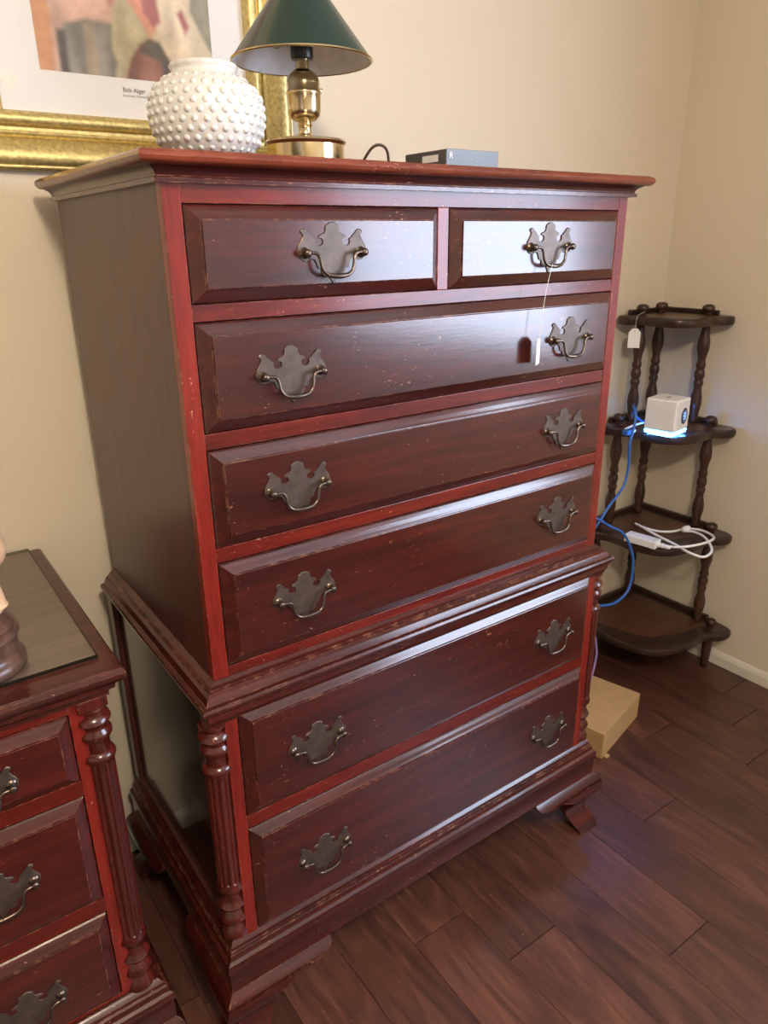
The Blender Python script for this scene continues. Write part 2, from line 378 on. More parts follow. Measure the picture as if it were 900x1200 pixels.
# ------------------------------------------------------------ bail handles (shared meshes)
half = [(0,287),(24,284),(42,268),(56,262),(64,242),(62,222),(70,196),(84,180),(104,174),(122,164),(130,150),(124,140),(108,142),(95,128),(90,106),(96,84),(112,70),
        (134,64),(156,72),(170,92),(172,114),(164,126),(176,140),(196,152),(208,176),(226,186),(238,210),(256,224),(278,220),(292,202),(286,182),(272,176),(276,150),(294,108),(318,66),(328,24),
        (324,-18),(302,-58),(266,-78),(232,-70),(206,-56),(178,-64),(160,-95),(150,-135),(136,-150),(120,-144),(112,-162),(110,-196),(88,-226),(60,-236),(46,-224),(32,-246),(14,-284),(0,-308)]
KX, KZ = 0.0570/328, 0.00014
outl = [(u*KX, v*KZ) for u, v in half]+[(-u*KX, v*KZ) for u, v in half[-2:0:-1]]
def plate_mesh():
    n = len(outl); c = 0.0006
    V = [(u, 0, v) for u, v in outl]+[(u, -0.0012, v) for u, v in outl]+[(u*0.975, -0.0020, v*0.975) for u, v in outl]
    Fs = [tuple(range(n)), tuple(range(2*n, 3*n))[::-1]]
    for a in (0, n):
        Fs += [(a+i, a+(i+1) % n, a+n+(i+1) % n, a+n+i) for i in range(n)]
    return mesh(V, Fs)
def post_mesh():
    vf = []
    for s in (0,):
        prof = [(0.0080, 0.0), (0.0080, 0.0025), (0.0052, 0.0045), (0.0042, 0.0075), (0.0050, 0.0095), (0.0058, 0.0120), (0.0052, 0.0150), (0.0025, 0.0165)]
        v, f = lathe(prof, n=14)
        vf.append(([(s*0.047+x, -z, y) for x, y, z in v], f))
    return mesh(*join(*vf))
def bail_mesh(swing=0.0):
    L = [(-0.052, -0.0125, -0.0015), (-0.046, -0.0125, 0.0), (-0.038, -0.0128, 0.0002), (-0.032, -0.0132, -0.0015), (-0.0285, -0.0135, -0.007),
         (-0.0270, -0.0138, -0.0155), (-0.0240, -0.0140, -0.0235), (-0.0170, -0.0142, -0.0290), (-0.008, -0.0144, -0.0308), (0, -0.0145, -0.0312)]
    L += [(-x, y, z) for x, y, z in L[-2::-1]]
    L = [(x, y-swing*(-z), z) for x, y, z in L]
    return mesh(*tube(L, 0.0024, 10, 5, rad=lambda t: 0.0025+0.0013*math.exp(-((t-0.5)/0.10)**2)))
ME_plate, ME_post, ME_bail = plate_mesh(), post_mesh(), bail_mesh(0.06)
for mm, mt in ((ME_plate, M_plate), (ME_post, M_bail), (ME_bail, M_bail)): mm.materials.append(mt)
def hardware(parent, x, y, z):
    link('handle_plate', ME_plate, M_plate, parent, (x, y, z))
    for s in (-1, 1): link('handle_post', ME_post, M_bail, parent, (x+s*0.047, y, z), 50)
    link('handle', ME_bail, M_bail, parent, (x, y, z), 50)

def drawer(parent, x0, x1, z0, z1, y, mat, handles, hz):
    """raised drawer front with a thumbnail moulded edge"""
    g = 0.0016; prof = [(0, 0.016), (0, 0.0005), (0.002, -0.0020), (0.007, -0.0048), (0.013, -0.0078), (0.0165, -0.0098), (0.0172, -0.0100), (0.0176, -0.0125), (0.0186, -0.0130)]
    x0 += g; x1 -= g; z0 += g; z1 -= g; V, Fs = [], []
    for o, d in prof: V += [(x0+o, y+d, z0+o), (x1-o, y+d, z0+o), (x1-o, y+d, z1-o), (x0+o, y+d, z1-o)]
    for k in range(len(prof)-1):
        for i in range(4):
            j = (i+1) % 4; Fs.append((4*k+i, 4*k+j, 4*k+4+j, 4*k+4+i))
    e = 4*(len(prof)-1); Fs += [(e, e+1, e+2, e+3), (3, 2, 1, 0)]
    at = ((x0+x1)/2, y, (z0+z1)/2)
    d = link('drawer', mesh(V, Fs, at), mat, parent, at)
    for hx in handles: hardware(d, hx, y-0.0130, hz)
    return d

def foot(parent, cx, cy, sx, zt=0.166, front=True):
    """ogee bracket foot at a corner; sx = +1 right, -1 left"""
    O = [(0.166, 0.000), (0.160, 0.006), (0.150, 0.013), (0.135, 0.018), (0.120, 0.018), (0.108, 0.012), (0.095, 0.001), (0.082, -0.008), (0.068, -0.010), (0.050, -0.004), (0.030, 0.007), (0.012, 0.015), (0.0, 0.018)]
    I = [(0.166, 0.206), (0.160, 0.205), (0.150, 0.196), (0.143, 0.175), (0.142, 0.160), (0.148, 0.150), (0.142, 0.128), (0.132, 0.106), (0.120, 0.080), (0.108, 0.083), (0.095, 0.087), (0.082, 0.085), (0.068, 0.081), (0.050, 0.073), (0.030, 0.060), (0.012, 0.050), (0.0, 0.045)]
    def fo(z):
        for (za, a), (zb, b) in zip(O, O[1:]):
            if za >= z >= zb: return a+(b-a)*(za-z)/(za-zb)
        return 0
    vfs = []
    th = 0.018
    # front panel, then side panel, each a loft of rows
    for side in (0, 1):
        V, Fs = [], []
        rows = I
        for z, s in rows:
            o = fo(z)
            for (a, d) in ((-o, -o), (s, -o), (s, th-o), (th-o, th-o)):
                # a: along the face from the corner inward, d: depth from the face plane
                if side == 0: V.append((cx-sx*a, cy+d, z))
                else: V.append((cx-sx*d, cy+a, z))
        n = 4
        for k in range(len(rows)-1):
            for i in range(4):
                j = (i+1) % 4; Fs.append((k*n+i, k*n+j, (k+1)*n+j, (k+1)*n+i))
        Fs.append((0, 1, 2, 3)); e = (len(rows)-1)*n; Fs.append((e, e+1, e+2, e+3))
        vfs.append((V, Fs))
    at = (cx, cy, 0)
    vf = join(*vfs)
    if not front: vf = ([(x, 2*cy-y, z) for x, y, z in vf[0]], vf[1])
    link('foot', mesh(vf[0], vf[1], at), M_mould, parent, at, 35)

def corner_column(parent, cx, cy, z0, z1, R=0.0235, zcap=None, zbase=None):
    """three-quarter turned column with a fluted shaft"""
    zc, zb = zcap, zbase
    H = z1-zc; B = zb-z0
    prof = [(R*1.10, z0), (R*1.12, z0+0.06*B), (R*0.92, z0+0.13*B), (R*0.74, z0+0.20*B), (R*0.98, z0+0.26*B), (R*1.12, z0+0.33*B), (R*0.95, z0+0.40*B), (R*0.72, z0+0.48*B),
            (R*0.98, z0+0.54*B), (R*1.12, z0+0.60*B), (R*0.92, z0+0.67*B), (R*0.74, z0+0.74*B), (R*0.86, z0+0.84*B), (R*1.05, z0+0.90*B), (R*1.08, z0+0.95*B), (R*0.96, zb)]
    ns = 16; shaft = [(R*0.965, zb+(zc-zb)*k/ns) for k in range(1, ns)]
    cap = [(R*0.96, zc), (R*1.10, zc+0.03*H), (R*1.14, zc+0.08*H), (R*1.02, zc+0.14*H), (R*0.84, zc+0.17*H), (R*0.84, zc+0.36*H), (R*0.95, zc+0.40*H), (R*1.12, zc+0.47*H), (R*1.10, zc+0.53*H), (R*0.90, zc+0.58*H),
           (R*0.84, zc+0.62*H), (R*0.98, zc+0.68*H), (R*1.18, zc+0.74*H), (R*1.10, zc+0.81*H), (R*0.78, zc+0.86*H), (R*0.76, zc+0.92*H), (R*1.05, zc+0.97*H), (R*1.05, z1)]
    zl, zh = zb+0.004, zc-0.004
    def rf(r, z, a):
        if zl < z < zh:
            k = math.cos(12*a)
            return r*(1.0-0.13*max(0, 0.35+0.65*k))
        return r
    P = prof+[(R*0.965, zb+0.003), (R*0.965, zb+0.0045)]+shaft+[(R*0.965, zc-0.0045), (R*0.965, zc-0.003)]+cap
    P.sort(key=lambda q: q[1])
    at = (cx, cy, z0)
    v, f = lathe(P, cx, cy, 96, rf)
    link('corner_column', mesh(v, f, at), M_turn, parent, at, 50)

# ------------------------------------------------------------ tall chest of drawers
W, D = 0.90, 0.518
ch = empty('chest_of_drawers', (0.45, 0.26, 0), 'tall two-part glossy mahogany chest of eight drawers with fluted corner columns', 'chest')
ZT, ZA, ZB = 1.533, 1.4985, 0.785
box('case_side', M_side, ch, 0.0, 0.018, 0.018, D, ZB-0.01, ZA+0.01, 0)
box('case_side', M_side, ch, W-0.018, W, 0.018, D, ZB-0.01, ZA+0.01, 0)
box('case_back', M_dark, ch, 0.018, W-0.018, D-0.01, D, 0.17, ZA, 0)
box('case_inside', M_dark, ch, 0.018, W-0.018, 0.0205, 0.03, ZB-0.01, ZA, 0)
XL, XR, XD1, XD2 = 0.0246, 0.8756, 0.4383, 0.4603
box('stile', M_frameZ, ch, 0, XL, 0, 0.018, ZB-0.01, ZA+0.01, 0.0008)
box('stile', M_frameZ, ch, XR, W, 0, 0.018, ZB-0.01, ZA+0.01, 0.0008)
R_ = [(1.475, 1.352), (1.330, 1.178), (1.155, 1.005), (0.982, 0.805)]
edges = [ZA+0.01]+[z for r in R_ for z in r]+[ZB-0.01]
for k in range(0, len(edges), 2):
    box('rail', M_frameX, ch, XL, XR, 0.0004, 0.018, edges[k+1], edges[k], 0.0008)
box('divider', M_frameZ, ch, XD1, XD2, 0.0004, 0.018, 1.352, 1.475, 0.0008)
d1 = drawer(ch, XL, XD1, 1.352, 1.475, 0, M_draw, (0.2345,), 1.413)
d2 = drawer(ch, XD2, XR, 1.352, 1.475, 0, M_draw, (0.679,), 1.4135)
drawer(ch, XL, XR, 1.178, 1.330, 0, M_draw, (0.159, 0.750), 1.251)
drawer(ch, XL, XR, 1.005, 1.155, 0, M_draw, (0.159, 0.750), 1.079)
drawer(ch, XL, XR, 0.805, 0.982, 0, M_draw, (0.160, 0.750), 0.896)
# cornice and top
link('cornice', mesh(*sweep3([(-0.01, ZA-0.001), (0.011, ZA-0.001), (0.0115, 1.503), (0.008, 1.505), (0.0085, 1.508), (0.012, 1.5125), (0.018, 1.5155), (0.023, 1.517), (-0.01, 1.517)], 0, W, 0, D), at=(0.45, 0, ZA)), M_mould, ch, (0.45, 0, ZA), 30)
tp = [(-0.02, 1.5165), (0.025, 1.5165), (0.029, 1.5180), (0.0325, 1.5215), (0.0335, 1.5250), (0.0325, 1.5285), (0.0300, 1.5310), (0.0270, 1.5315), (0.0255, ZT), (-0.02, ZT)]
link('top_moulding', mesh(*sweep3(tp, 0, W, 0, D), at=(0.45, 0, ZT)), M_top, ch, (0.45, 0, ZT), 30)
box('top_board', M_top, ch, 0.019, W-0.019, 0.019, D, 1.515, ZT, 0)
# waist moulding
wp = [(-0.01, 0.7200), (0.018, 0.7200), (0.022, 0.7300), (0.0245, 0.7330), (0.0245, 0.7420), (0.0290, 0.7490), (0.0330, 0.7520), (0.0340, 0.7570), (0.0320, 0.7610),
      (0.0250, 0.7625), (0.0235, 0.7665), (0.0205, 0.7730), (0.0155, 0.7765), (0.0150, 0.7785), (0.0125, 0.7790), (0.0120, 0.7815), (0.0095, 0.7820), (0.0060, 0.7850), (0.0015, 0.7885), (-0.01, 0.7890)]
link('waist_moulding', mesh(*sweep3(wp, 0, W, 0, D), at=(0.45, 0, 0.72)), M_mould, ch, (0.45, 0, 0.72), 30)
# lower case
YL = -0.0162; X5L, X5R = 0.025, 0.875
box('lower_stile', M_frameZ, ch, 0.004, X5L, YL, 0.005, 0.24, 0.735, 0.0008)
box('lower_stile', M_frameZ, ch, X5R, W-0.004, YL, 0.005, 0.24, 0.735, 0.0008)
for a, b in ((0.728, 0.735), (0.492, 0.518), (0.24, 0.261)):
    box('lower_rail', M_frameX, ch, X5L, X5R, YL+0.0004, 0.005, a, b, 0.0006)
box('lower_inside', M_dark, ch, X5L, X5R, 0.0055, 0.015, 0.24, 0.735, 0)
drawer(ch, X5L, X5R, 0.518, 0.728, YL, M_draw, (0.161, 0.751), 0.620)
drawer(ch, X5L, X5R, 0.261, 0.492, YL, M_draw, (0.164, 0.757), 0.372)
for s, xa in ((-1, 0), (1, W)):
    # side: front post, recessed glossy panel, rear post and rails
    def sb(name, mat, a, b, y0, y1, z0, z1, bev=0.001):
        x = sorted((xa+s*a, xa+s*b)); box(name, mat, ch, x[0], x[1], y0, y1, z0, z1, bev)
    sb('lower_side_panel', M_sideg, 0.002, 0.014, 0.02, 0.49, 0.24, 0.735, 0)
    sb('rear_post', M_side, -0.01, 0.024, 0.488, D, 0.24, 0.735)
    sb('side_rail', M_side, 0.002, 0.022, 0.02, 0.488, 0.24, 0.275)
    sb('column_block', M_turn, -0.006, 0.022, -0.0155, 0.02, 0.712, 0.735)
    corner_column(ch, xa+s*0.008, 0.004, 0.268, 0.714, 0.0225, 0.622, 0.385)
# base moulding, plinth and feet
bp_ = [(-0.02, 0.166), (0.040, 0.166), (0.040, 0.208), (0.0425, 0.214), (0.0435, 0.226), (0.0420, 0.231), (0.0370, 0.2345), (0.0345, 0.2400), (0.0345, 0.2440), (0.0325, 0.2450), (0.0325, 0.2490), (0.0300, 0.2500),
       (0.0290, 0.2560), (0.0240, 0.2620), (0.0170, 0.2660), (0.0120, 0.2700), (-0.02, 0.2700)]
link('base_moulding', mesh(*sweep3(bp_, 0, W, 0.008, D), at=(0.45, 0, 0.166)), M_mould, ch, (0.45, 0, 0.166), 30)
foot(ch, -0.042, -0.034, -1); foot(ch, W+0.042, -0.034, 1)
foot(ch, -0.042, D, -1, front=False); foot(ch, W+0.042, D, 1, front=False)

# ------------------------------------------------------------ low chest at the left with glass top
LX0, LX1, LY, LD, LZ = -1.20, -0.150, 0.048, 0.556, 0.850
lc = empty('low_chest', ((LX0+LX1)/2, 0.30, 0), 'low matching mahogany chest at the left with a glass sheet on top', 'chest')
tpl = [(-0.03, LZ-0.030), (0.012, LZ-0.030), (0.016, LZ-0.026), (0.022, LZ-0.022), (0.026, LZ-0.015), (0.0275, LZ-0.009), (0.0255, LZ-0.003), (0.0225, LZ-0.0005), (0.018, LZ), (-0.03, LZ)]
link('top_moulding', mesh(*sweep3(tpl, LX0, LX1, LY, LD+0.012), at=(LX1, LY, LZ)), M_mould, lc, (LX1, LY, LZ), 30)
box('top_board', M_side, lc, LX0+0.029, LX1-0.029, LY+0.029, LD+0.012, LZ-0.02, LZ, 0)
box('reflection_sheet', M_under, lc, LX0+0.021, LX1+0.001, LY+0.0235, LD+0.008, LZ-0.0005, LZ+0.0006, 0)  # thin sheet added under the glass, carries the painted wall reflection
link('cornice', mesh(*sweep3([(-0.01, 0.800), (0.004, 0.800), (0.004, 0.806), (0.007, 0.811), (0.012, 0.8135), (0.013, 0.8205), (-0.01, 0.8205)], LX0, LX1, LY, LD), at=(LX1, LY, 0.8)), M_mould, lc, (LX1, LY, 0.8), 30)
ox = -0.2055; ol = LX0+0.0555
box('stile', M_frameZ, lc, ox, LX1-0.022, LY, LY+0.02, 0.19, 0.802, 0.0008)
box('stile', M_frameZ, lc, LX0+0.022, ol, LY, LY+0.02, 0.19, 0.802, 0.0008)
rows = [(0.787, 0.668), (0.640, 0.432), (0.403, 0.213)]
ed = [0.802]+[z for r in rows for z in r]+[0.19]
for k in range(0, len(ed), 2): box('rail', M_frameX, lc, ol, ox, LY+0.0004, LY+0.02, ed[k+1], ed[k], 0.0008)
box('case_inside', M_dark, lc, ol, ox, LY+0.0205, LY+0.03, 0.19, 0.802, 0)
box('case_back', M_dark, lc, LX0+0.02, LX1-0.02, LD-0.01, LD, 0.19, 0.802, 0)
box('case_side', M_side, lc, LX1-0.022, LX1-0.006, LY+0.03, LD, 0.17, 0.802, 0.001)
box('case_side', M_side, lc, LX0+0.006, LX0+0.022, LY+0.03, LD, 0.17, 0.802, 0.001)
hl = (-0.343, -1.007)
for (zt_, zb_), hz in zip(rows, (0.717, 0.540, 0.298)): drawer(lc, ol, ox, zb_, zt_, LY, M_low, hl, hz)
for s, xa in ((-1, LX0), (1, LX1)):
    cx = xa-s*0.022
    box('column_block', M_turn, lc, cx-0.022, cx+0.022, LY-0.006, LY+0.03, 0.784, 0.802)
    corner_column(lc, cx, LY+0.012, 0.205, 0.785, 0.0225, 0.690, 0.325)
bl = [(-0.02, 0.115), (0.022, 0.115), (0.022, 0.158), (0.0245, 0.163), (0.025, 0.172), (0.0235, 0.176), (0.0185, 0.179), (0.0165, 0.185), (0.0165, 0.190), (0.013, 0.192), (0.012, 0.198), (0.006, 0.204), (0.0, 0.207), (-0.02, 0.207)]
link('base_moulding', mesh(*sweep3(bl, LX0, LX1, LY, LD), at=(LX1, LY, 0.115)), M_mould, lc, (LX1, LY, 0.115), 30)
def lowfoot(cx, sx):
    rows_ = [(0.116, 0.165, 0.0), (0.108, 0.164, 0.008), (0.096, 0.14, 0.014), (0.086, 0.10, 0.012), (0.074, 0.072, 0.003), (0.055, 0.070, -0.006), (0.035, 0.062, -0.002), (0.012, 0.05, 0.009), (0, 0.045, 0.012)]
    vfs = []
    for side in (0, 1):
        V = []
        for z, s, o in rows_:
            for a, d in ((-o, -o), (s, -o), (s, 0.016-o), (0.016-o, 0.016-o)):
                V.append((cx-sx*a, LY-0.022+d, z) if side == 0 else (cx-sx*d, LY-0.022+a, z))
        Fs = [(4*k+i, 4*k+(i+1) % 4, 4*k+4+(i+1) % 4, 4*k+4+i) for k in range(len(rows_)-1) for i in range(4)]
        e = 4*(len(rows_)-1); Fs += [(0, 1, 2, 3), (e, e+1, e+2, e+3)]
        vfs.append((V, Fs))
    at = (cx, LY-0.022, 0); link('foot', mesh(*join(*vfs), at=at), M_mould, lc, at, 35)
lowfoot(LX1+0.022, 1); lowfoot(LX0-0.022, -1)
for cx in (LX1-0.02, LX0+0.02):
    link('rear_foot', mesh(*lathe([(0.018, 0), (0.026, 0.06), (0.028, 0.118)], cx, LD-0.04, 16), at=(cx, LD-0.04, 0)), M_mould, lc, (cx, LD-0.04, 0), True)
gl = box('glass_sheet', M_glass, None, LX0+0.02, LX1-0.002+0.004, LY+0.022, LD+0.008, LZ+0.0008, LZ+0.0066, 0.0)
tag(gl, 'clear glass sheet lying on top of the low chest at the left', 'glass')

# turned lamp standing on the glass
GZ = LZ+0.0067
tl = empty('table_lamp', (-0.299, 0.134, GZ), 'turned wooden lamp foot with pale twisted stem at the left edge', 'lamp')
pr = [(0.064, 0), (0.0665, 0.004), (0.0665, 0.012), (0.0625, 0.017), (0.059, 0.021), (0.058, 0.028), (0.060, 0.040), (0.061, 0.048), (0.064, 0.052), (0.063, 0.058), (0.058, 0.061), (0.060, 0.066), (0.055, 0.072), (0.050, 0.080), (0.046, 0.088)]
link('foot', mesh(*lathe(pr, n=48)), M_lampwood, tl, WP[tl], True)
def twist(r, z, a): return r*(1+0.10*math.cos(5*a-z*110)) if 0.09 < z < 0.152 else r
ps = [(0.046, 0.084), (0.0525, 0.090), (0.053, 0.096)]+[(0.050-0.004*math.sin((k/20)*math.pi), 0.100+0.052*k/20) for k in range(21)]+[(0.050, 0.156), (0.062, 0.160), (0.066, 0.166), (0.069, 0.180), (0.064, 0.205), (0.056, 0.235), (0.036, 0.262), (0.030, 0.30), (0.032, 0.325), (0.012, 0.345)]
link('stem', mesh(*lathe(ps, n=60, rf=twist)), M_tanwood, tl, WP[tl], True)

# ------------------------------------------------------------ things on the tall chest
TZ = ZT
vz = empty('vase', (0.115, 0.105, TZ), 'round white milk glass vase covered in small hobnails', 'vase')
vp = [(0.040, 0.0), (0.052, 0.004), (0.067, 0.020), (0.0755, 0.040), (0.0775, 0.060), (0.074, 0.078), (0.064, 0.092), (0.052, 0.101), (0.044, 0.106), (0.0425, 0.109), (0.0445, 0.1115), (0.0455, 0.1145), (0.0440, 0.1175),
      (0.0410, 0.1185), (0.0365, 0.117), (0.0350, 0.108), (0.045, 0.095), (0.060, 0.070), (0.060, 0.03), (0.03, 0.012)]
def crimp(r, z, a): return r*(1+0.012*math.cos(16*a)) if z > 0.108 else r
body = lathe(vp, n=64, rf=crimp)
def prof_r(z):
    for (ra, za), (rb, zb) in zip(vp, vp[1:12]):
        if za <= z <= zb: return ra+(rb-ra)*(z-za)/(zb-za), math.atan2(ra-rb, zb-za)
    return 0.05, 0
def halfball(c, n_, r):
    n_ = n_.normalized(); t = n_.orthogonal().normalized(); b = n_.cross(t); V = []
    for ph, m_ in ((0.0, 8), (0.75, 8)):
        for i in range(m_):
            a = 2*math.pi*i/m_; V.append(tuple(c+r*(math.cos(ph)*(math.cos(a)*t+math.sin(a)*b)+math.sin(ph)*n_)))
    V.append(tuple(c+r*n_))
    Fs = [(i, (i+1) % 8, 8+(i+1) % 8, 8+i) for i in range(8)]+[(8+i, 8+(i+1) % 8, 16) for i in range(8)]
    return V, Fs
hob = []
zz = 0.012
for k in range(9):
    r, sl = prof_r(zz); cnt = 30 if 1 <= k <= 7 else 26
    for i in range(cnt):
        a = 2*math.pi*(i+0.5*(k % 2))/cnt
        nn = Vector((math.cos(a)*math.cos(sl), math.sin(a)*math.cos(sl), math.sin(sl)))
        hob.append(halfball(Vector((r*math.cos(a), r*math.sin(a), zz))-nn*0.0026, nn, 0.0056 if r > 0.06 else 0.0048))
    zz += 0.0108
link('body', mesh(*body), M_milk, vz, WP[vz], 'all')
link('hobnails', mesh(*join(*hob)), M_milk, vz, WP[vz], 'all')

bl_ = empty('brass_lamp', (0.372, 0.285, TZ), 'small polished brass table lamp with dark green cone shade', 'lamp')
link('base', mesh(*lathe([(0.066, 0.0), (0.067, 0.003), (0.067, 0.050), (0.069, 0.052), (0.071, 0.0545), (0.069, 0.058), (0.060, 0.0600), (0.020, 0.0625)], n=56)), M_brass, bl_, WP[bl_], 35)
link('stem', mesh(*lathe([(0.018, 0.062), (0.019, 0.065), (0.012, 0.069), (0.0105, 0.078), (0.013, 0.082), (0.011, 0.087), (0.020, 0.090), (0.027, 0.097), (0.0285, 0.106), (0.0292, 0.128), (0.0305, 0.130), (0.0300, 0.133), (0.0275, 0.136),
    (0.0285, 0.146), (0.0250, 0.157), (0.017, 0.164), (0.0120, 0.167), (0.0115, 0.185)], n=40)), M_brass, bl_, WP[bl_], 50)
link('socket', mesh(*lathe([(0.017, 0.180), (0.019, 0.183), (0.019, 0.215), (0.012, 0.225)], n=24)), M_black, bl_, WP[bl_], 50)
link('thumb_switch', mesh(*[[(x, y, z) for x, y, z in v] if i == 0 else v for i, v in enumerate(lathe([(0.003, 0.133), (0.004, 0.136), (0.003, 0.140)], 0.031, -0.006, 10))]), M_brass, bl_, WP[bl_], True)
def shell(p, n=56, t=0.0012):
    V, Fs = [], []; q = list(p)+[(r-t, z) for r, z in reversed(p)]; m_ = len(q)
    for r, z in q:
        for i in range(n): a = 2*math.pi*i/n; V.append((r*math.cos(a), r*math.sin(a), z))
    for k in range(m_):
        kk = (k+1) % m_
        for i in range(n): j = (i+1) % n; Fs.append((k*n+i, k*n+j, kk*n+j, kk*n+i))
    return V, Fs
SH = [(0.1185, 0.178), (0.0455, 0.272), (0.030, 0.292)]
link('shade', mesh(*shell(SH)), M_green, bl_, WP[bl_], 40)
link('shade_lining', mesh(*shell([(r-0.0016, z+0.0004) for r, z in SH], t=0.0005)), M_shadein, bl_, WP[bl_], 40)
link('shade_rim', mesh(*shell([(0.1186, 0.1765), (0.1200, 0.1775), (0.1192, 0.1798)], t=0.0022)), M_brass, bl_, WP[bl_], 40)
link('shade_band', mesh(*shell([(0.0515, 0.2655), (0.0522, 0.2668), (0.0495, 0.2695)], t=0.002)), M_brass, bl_, WP[bl_], 40)
link('shade_spider', mesh(*join(boxvf(-0.09, 0.09, -0.001, 0.001, 0.212, 0.214), boxvf(-0.001, 0.001, -0.09, 0.09, 0.212, 0.214))), M_brass, bl_, WP[bl_])
cd_ = link('lamp_cord', mesh(*tube([(0.443, 0.30, TZ+0.0025), (0.455, 0.270, TZ+0.003), (0.452, 0.235, TZ+0.018), (0.462, 0.215, TZ+0.044), (0.474, 0.205, TZ+0.050), (0.486, 0.200, TZ+0.040), (0.492, 0.205, TZ+0.010), (0.500, 0.23, TZ+0.0027), (0.53, 0.32, TZ+0.0025), (0.52, 0.45, TZ+0.0025), (0.50, 0.512, TZ+0.0025)], 0.0024, 8, 6), at=(0.46, 0.25, TZ)), M_cord, None, (0.46, 0.25, TZ), True)
tag(cd_, 'thin dark lamp cord looping up beside the brass lamp', 'cord')

gb = empty('media_box', (0.596, 0.10, TZ), 'flat grey electronics box lying on the tall chest right of the lamp', 'box')
box('case', M_greyd, gb, 0.5370, 0.6555, 0.1015, 0.215, TZ+0.001, TZ+0.038, 0.0012)
box('front_panel', M_grey, gb, 0.5365, 0.6560, 0.099, 0.1015, TZ+0.001, TZ+0.0385, 0.0008)
box('paper_sticker', M_tag, gb, 0.5364, 0.5370, 0.122, 0.165, TZ+0.020, TZ+0.031, 0)
def text(name, s, size, mat, parent, loc, rot, ext=0.0002, bold=False):
    cu = bpy.data.curves.new(name, 'FONT'); cu.body = s; cu.size = size; cu.extrude = ext; cu.align_x = 'CENTER'
    o = bpy.data.objects.new(name, cu); C.objects.link(o); cu.materials.append(mat); WP[o] = Vector(loc)
    dg = bpy.context.evaluated_depsgraph_get(); me_ = bpy.data.meshes.new_from_object(o.evaluated_get(dg))
    bpy.data.objects.remove(o); o = bpy.data.objects.new(name, me_); C.objects.link(o)
    if not me_.materials: me_.materials.append(mat)
    o.parent = parent; o.location = Vector(loc)-WP[parent]; o.rotation_euler = rot; return o
text('lettering', 'R', 0.014, M_tag, gb, (0.5465, 0.0987, TZ+0.0235), (math.pi/2, 0, 0))
text('lettering', '.', 0.010, M_tag, gb, (0.594, 0.0987, TZ+0.0235), (math.pi/2, 0, 0))

# ------------------------------------------------------------ framed print on the wall
FX0, FX1, FZ0, FZ1 = -0.056, 0.4135, 1.641, 2.21
pf = empty('framed_print', ((FX0+FX1)/2, RY1, 1.545), 'framed art print in a wide gilt frame hung above the chest', 'picture')
def frame_side(pts, mat, name='frame_moulding'):
    """pts: section (distance outward from the mat edge, y)"""
    n = len(pts)
    cor = [(FX0, FZ0, -1, -1), (FX1, FZ0, 1, -1), (FX1, FZ1, 1, 1), (FX0, FZ1, -1, 1)]
    for a in range(4):
        c0, c1 = cor[a], cor[(a+1) % 4]; V = []
        for c in (c0, c1):
            for o, y in pts: V.append((c[0]+c[2]*o, y, c[1]+c[3]*o))
        Fs = [(k, (k+1) % n, n+(k+1) % n, n+k) for k in range(n)]+[tuple(range(n)), tuple(range(n, 2*n))[::-1]]
        at = ((c0[0]+c1[0])/2, RY1, (c0[1]+c1[1])/2)
        link(name, mesh(V, Fs, at), mat, pf, at, 50)
Y = RY1-0.004
frame_side([(-0.003, Y), (-0.003, Y-0.016), (0.001, Y-0.022), (0.006, Y-0.027), (0.013, Y-0.029), (0.019, Y-0.026), (0.022, Y-0.018), (0.022, Y)], M_gold)
frame_side([(0.022, Y), (0.022, Y-0.014), (0.0275, Y-0.014), (0.0285, Y-0.020), (0.033, Y-0.022), (0.037, Y-0.020), (0.039, Y-0.014), (0.039, Y)], M_gold, 'frame_bead')
cove = [(0.039, Y), (0.039, Y-0.014), (0.043, Y-0.017), (0.049, Y-0.022), (0.057, Y-0.029), (0.067, Y-0.034), (0.077, Y-0.035), (0.0825, Y-0.031), (0.0835, Y-0.027), (0.0865, Y-0.027), (0.0880, Y-0.022), (0.0880, Y-0.017), (0.0905, Y-0.015), (0.0905, Y)]
frame_side(cove, M_gold, 'frame_outer')
link('backing', mesh(*boxvf(FX0-0.08, FX1+0.08, Y, RY1-0.0006, FZ0-0.08, FZ1+0.08)), M_dark, pf, (0, 0, 0))
link('print_paper', mesh(*boxvf(FX0-0.002, FX1+0.002, Y-0.006, Y-0.004, FZ0-0.002, FZ1+0.002)), M_mat, pf, (0, 0, 0))
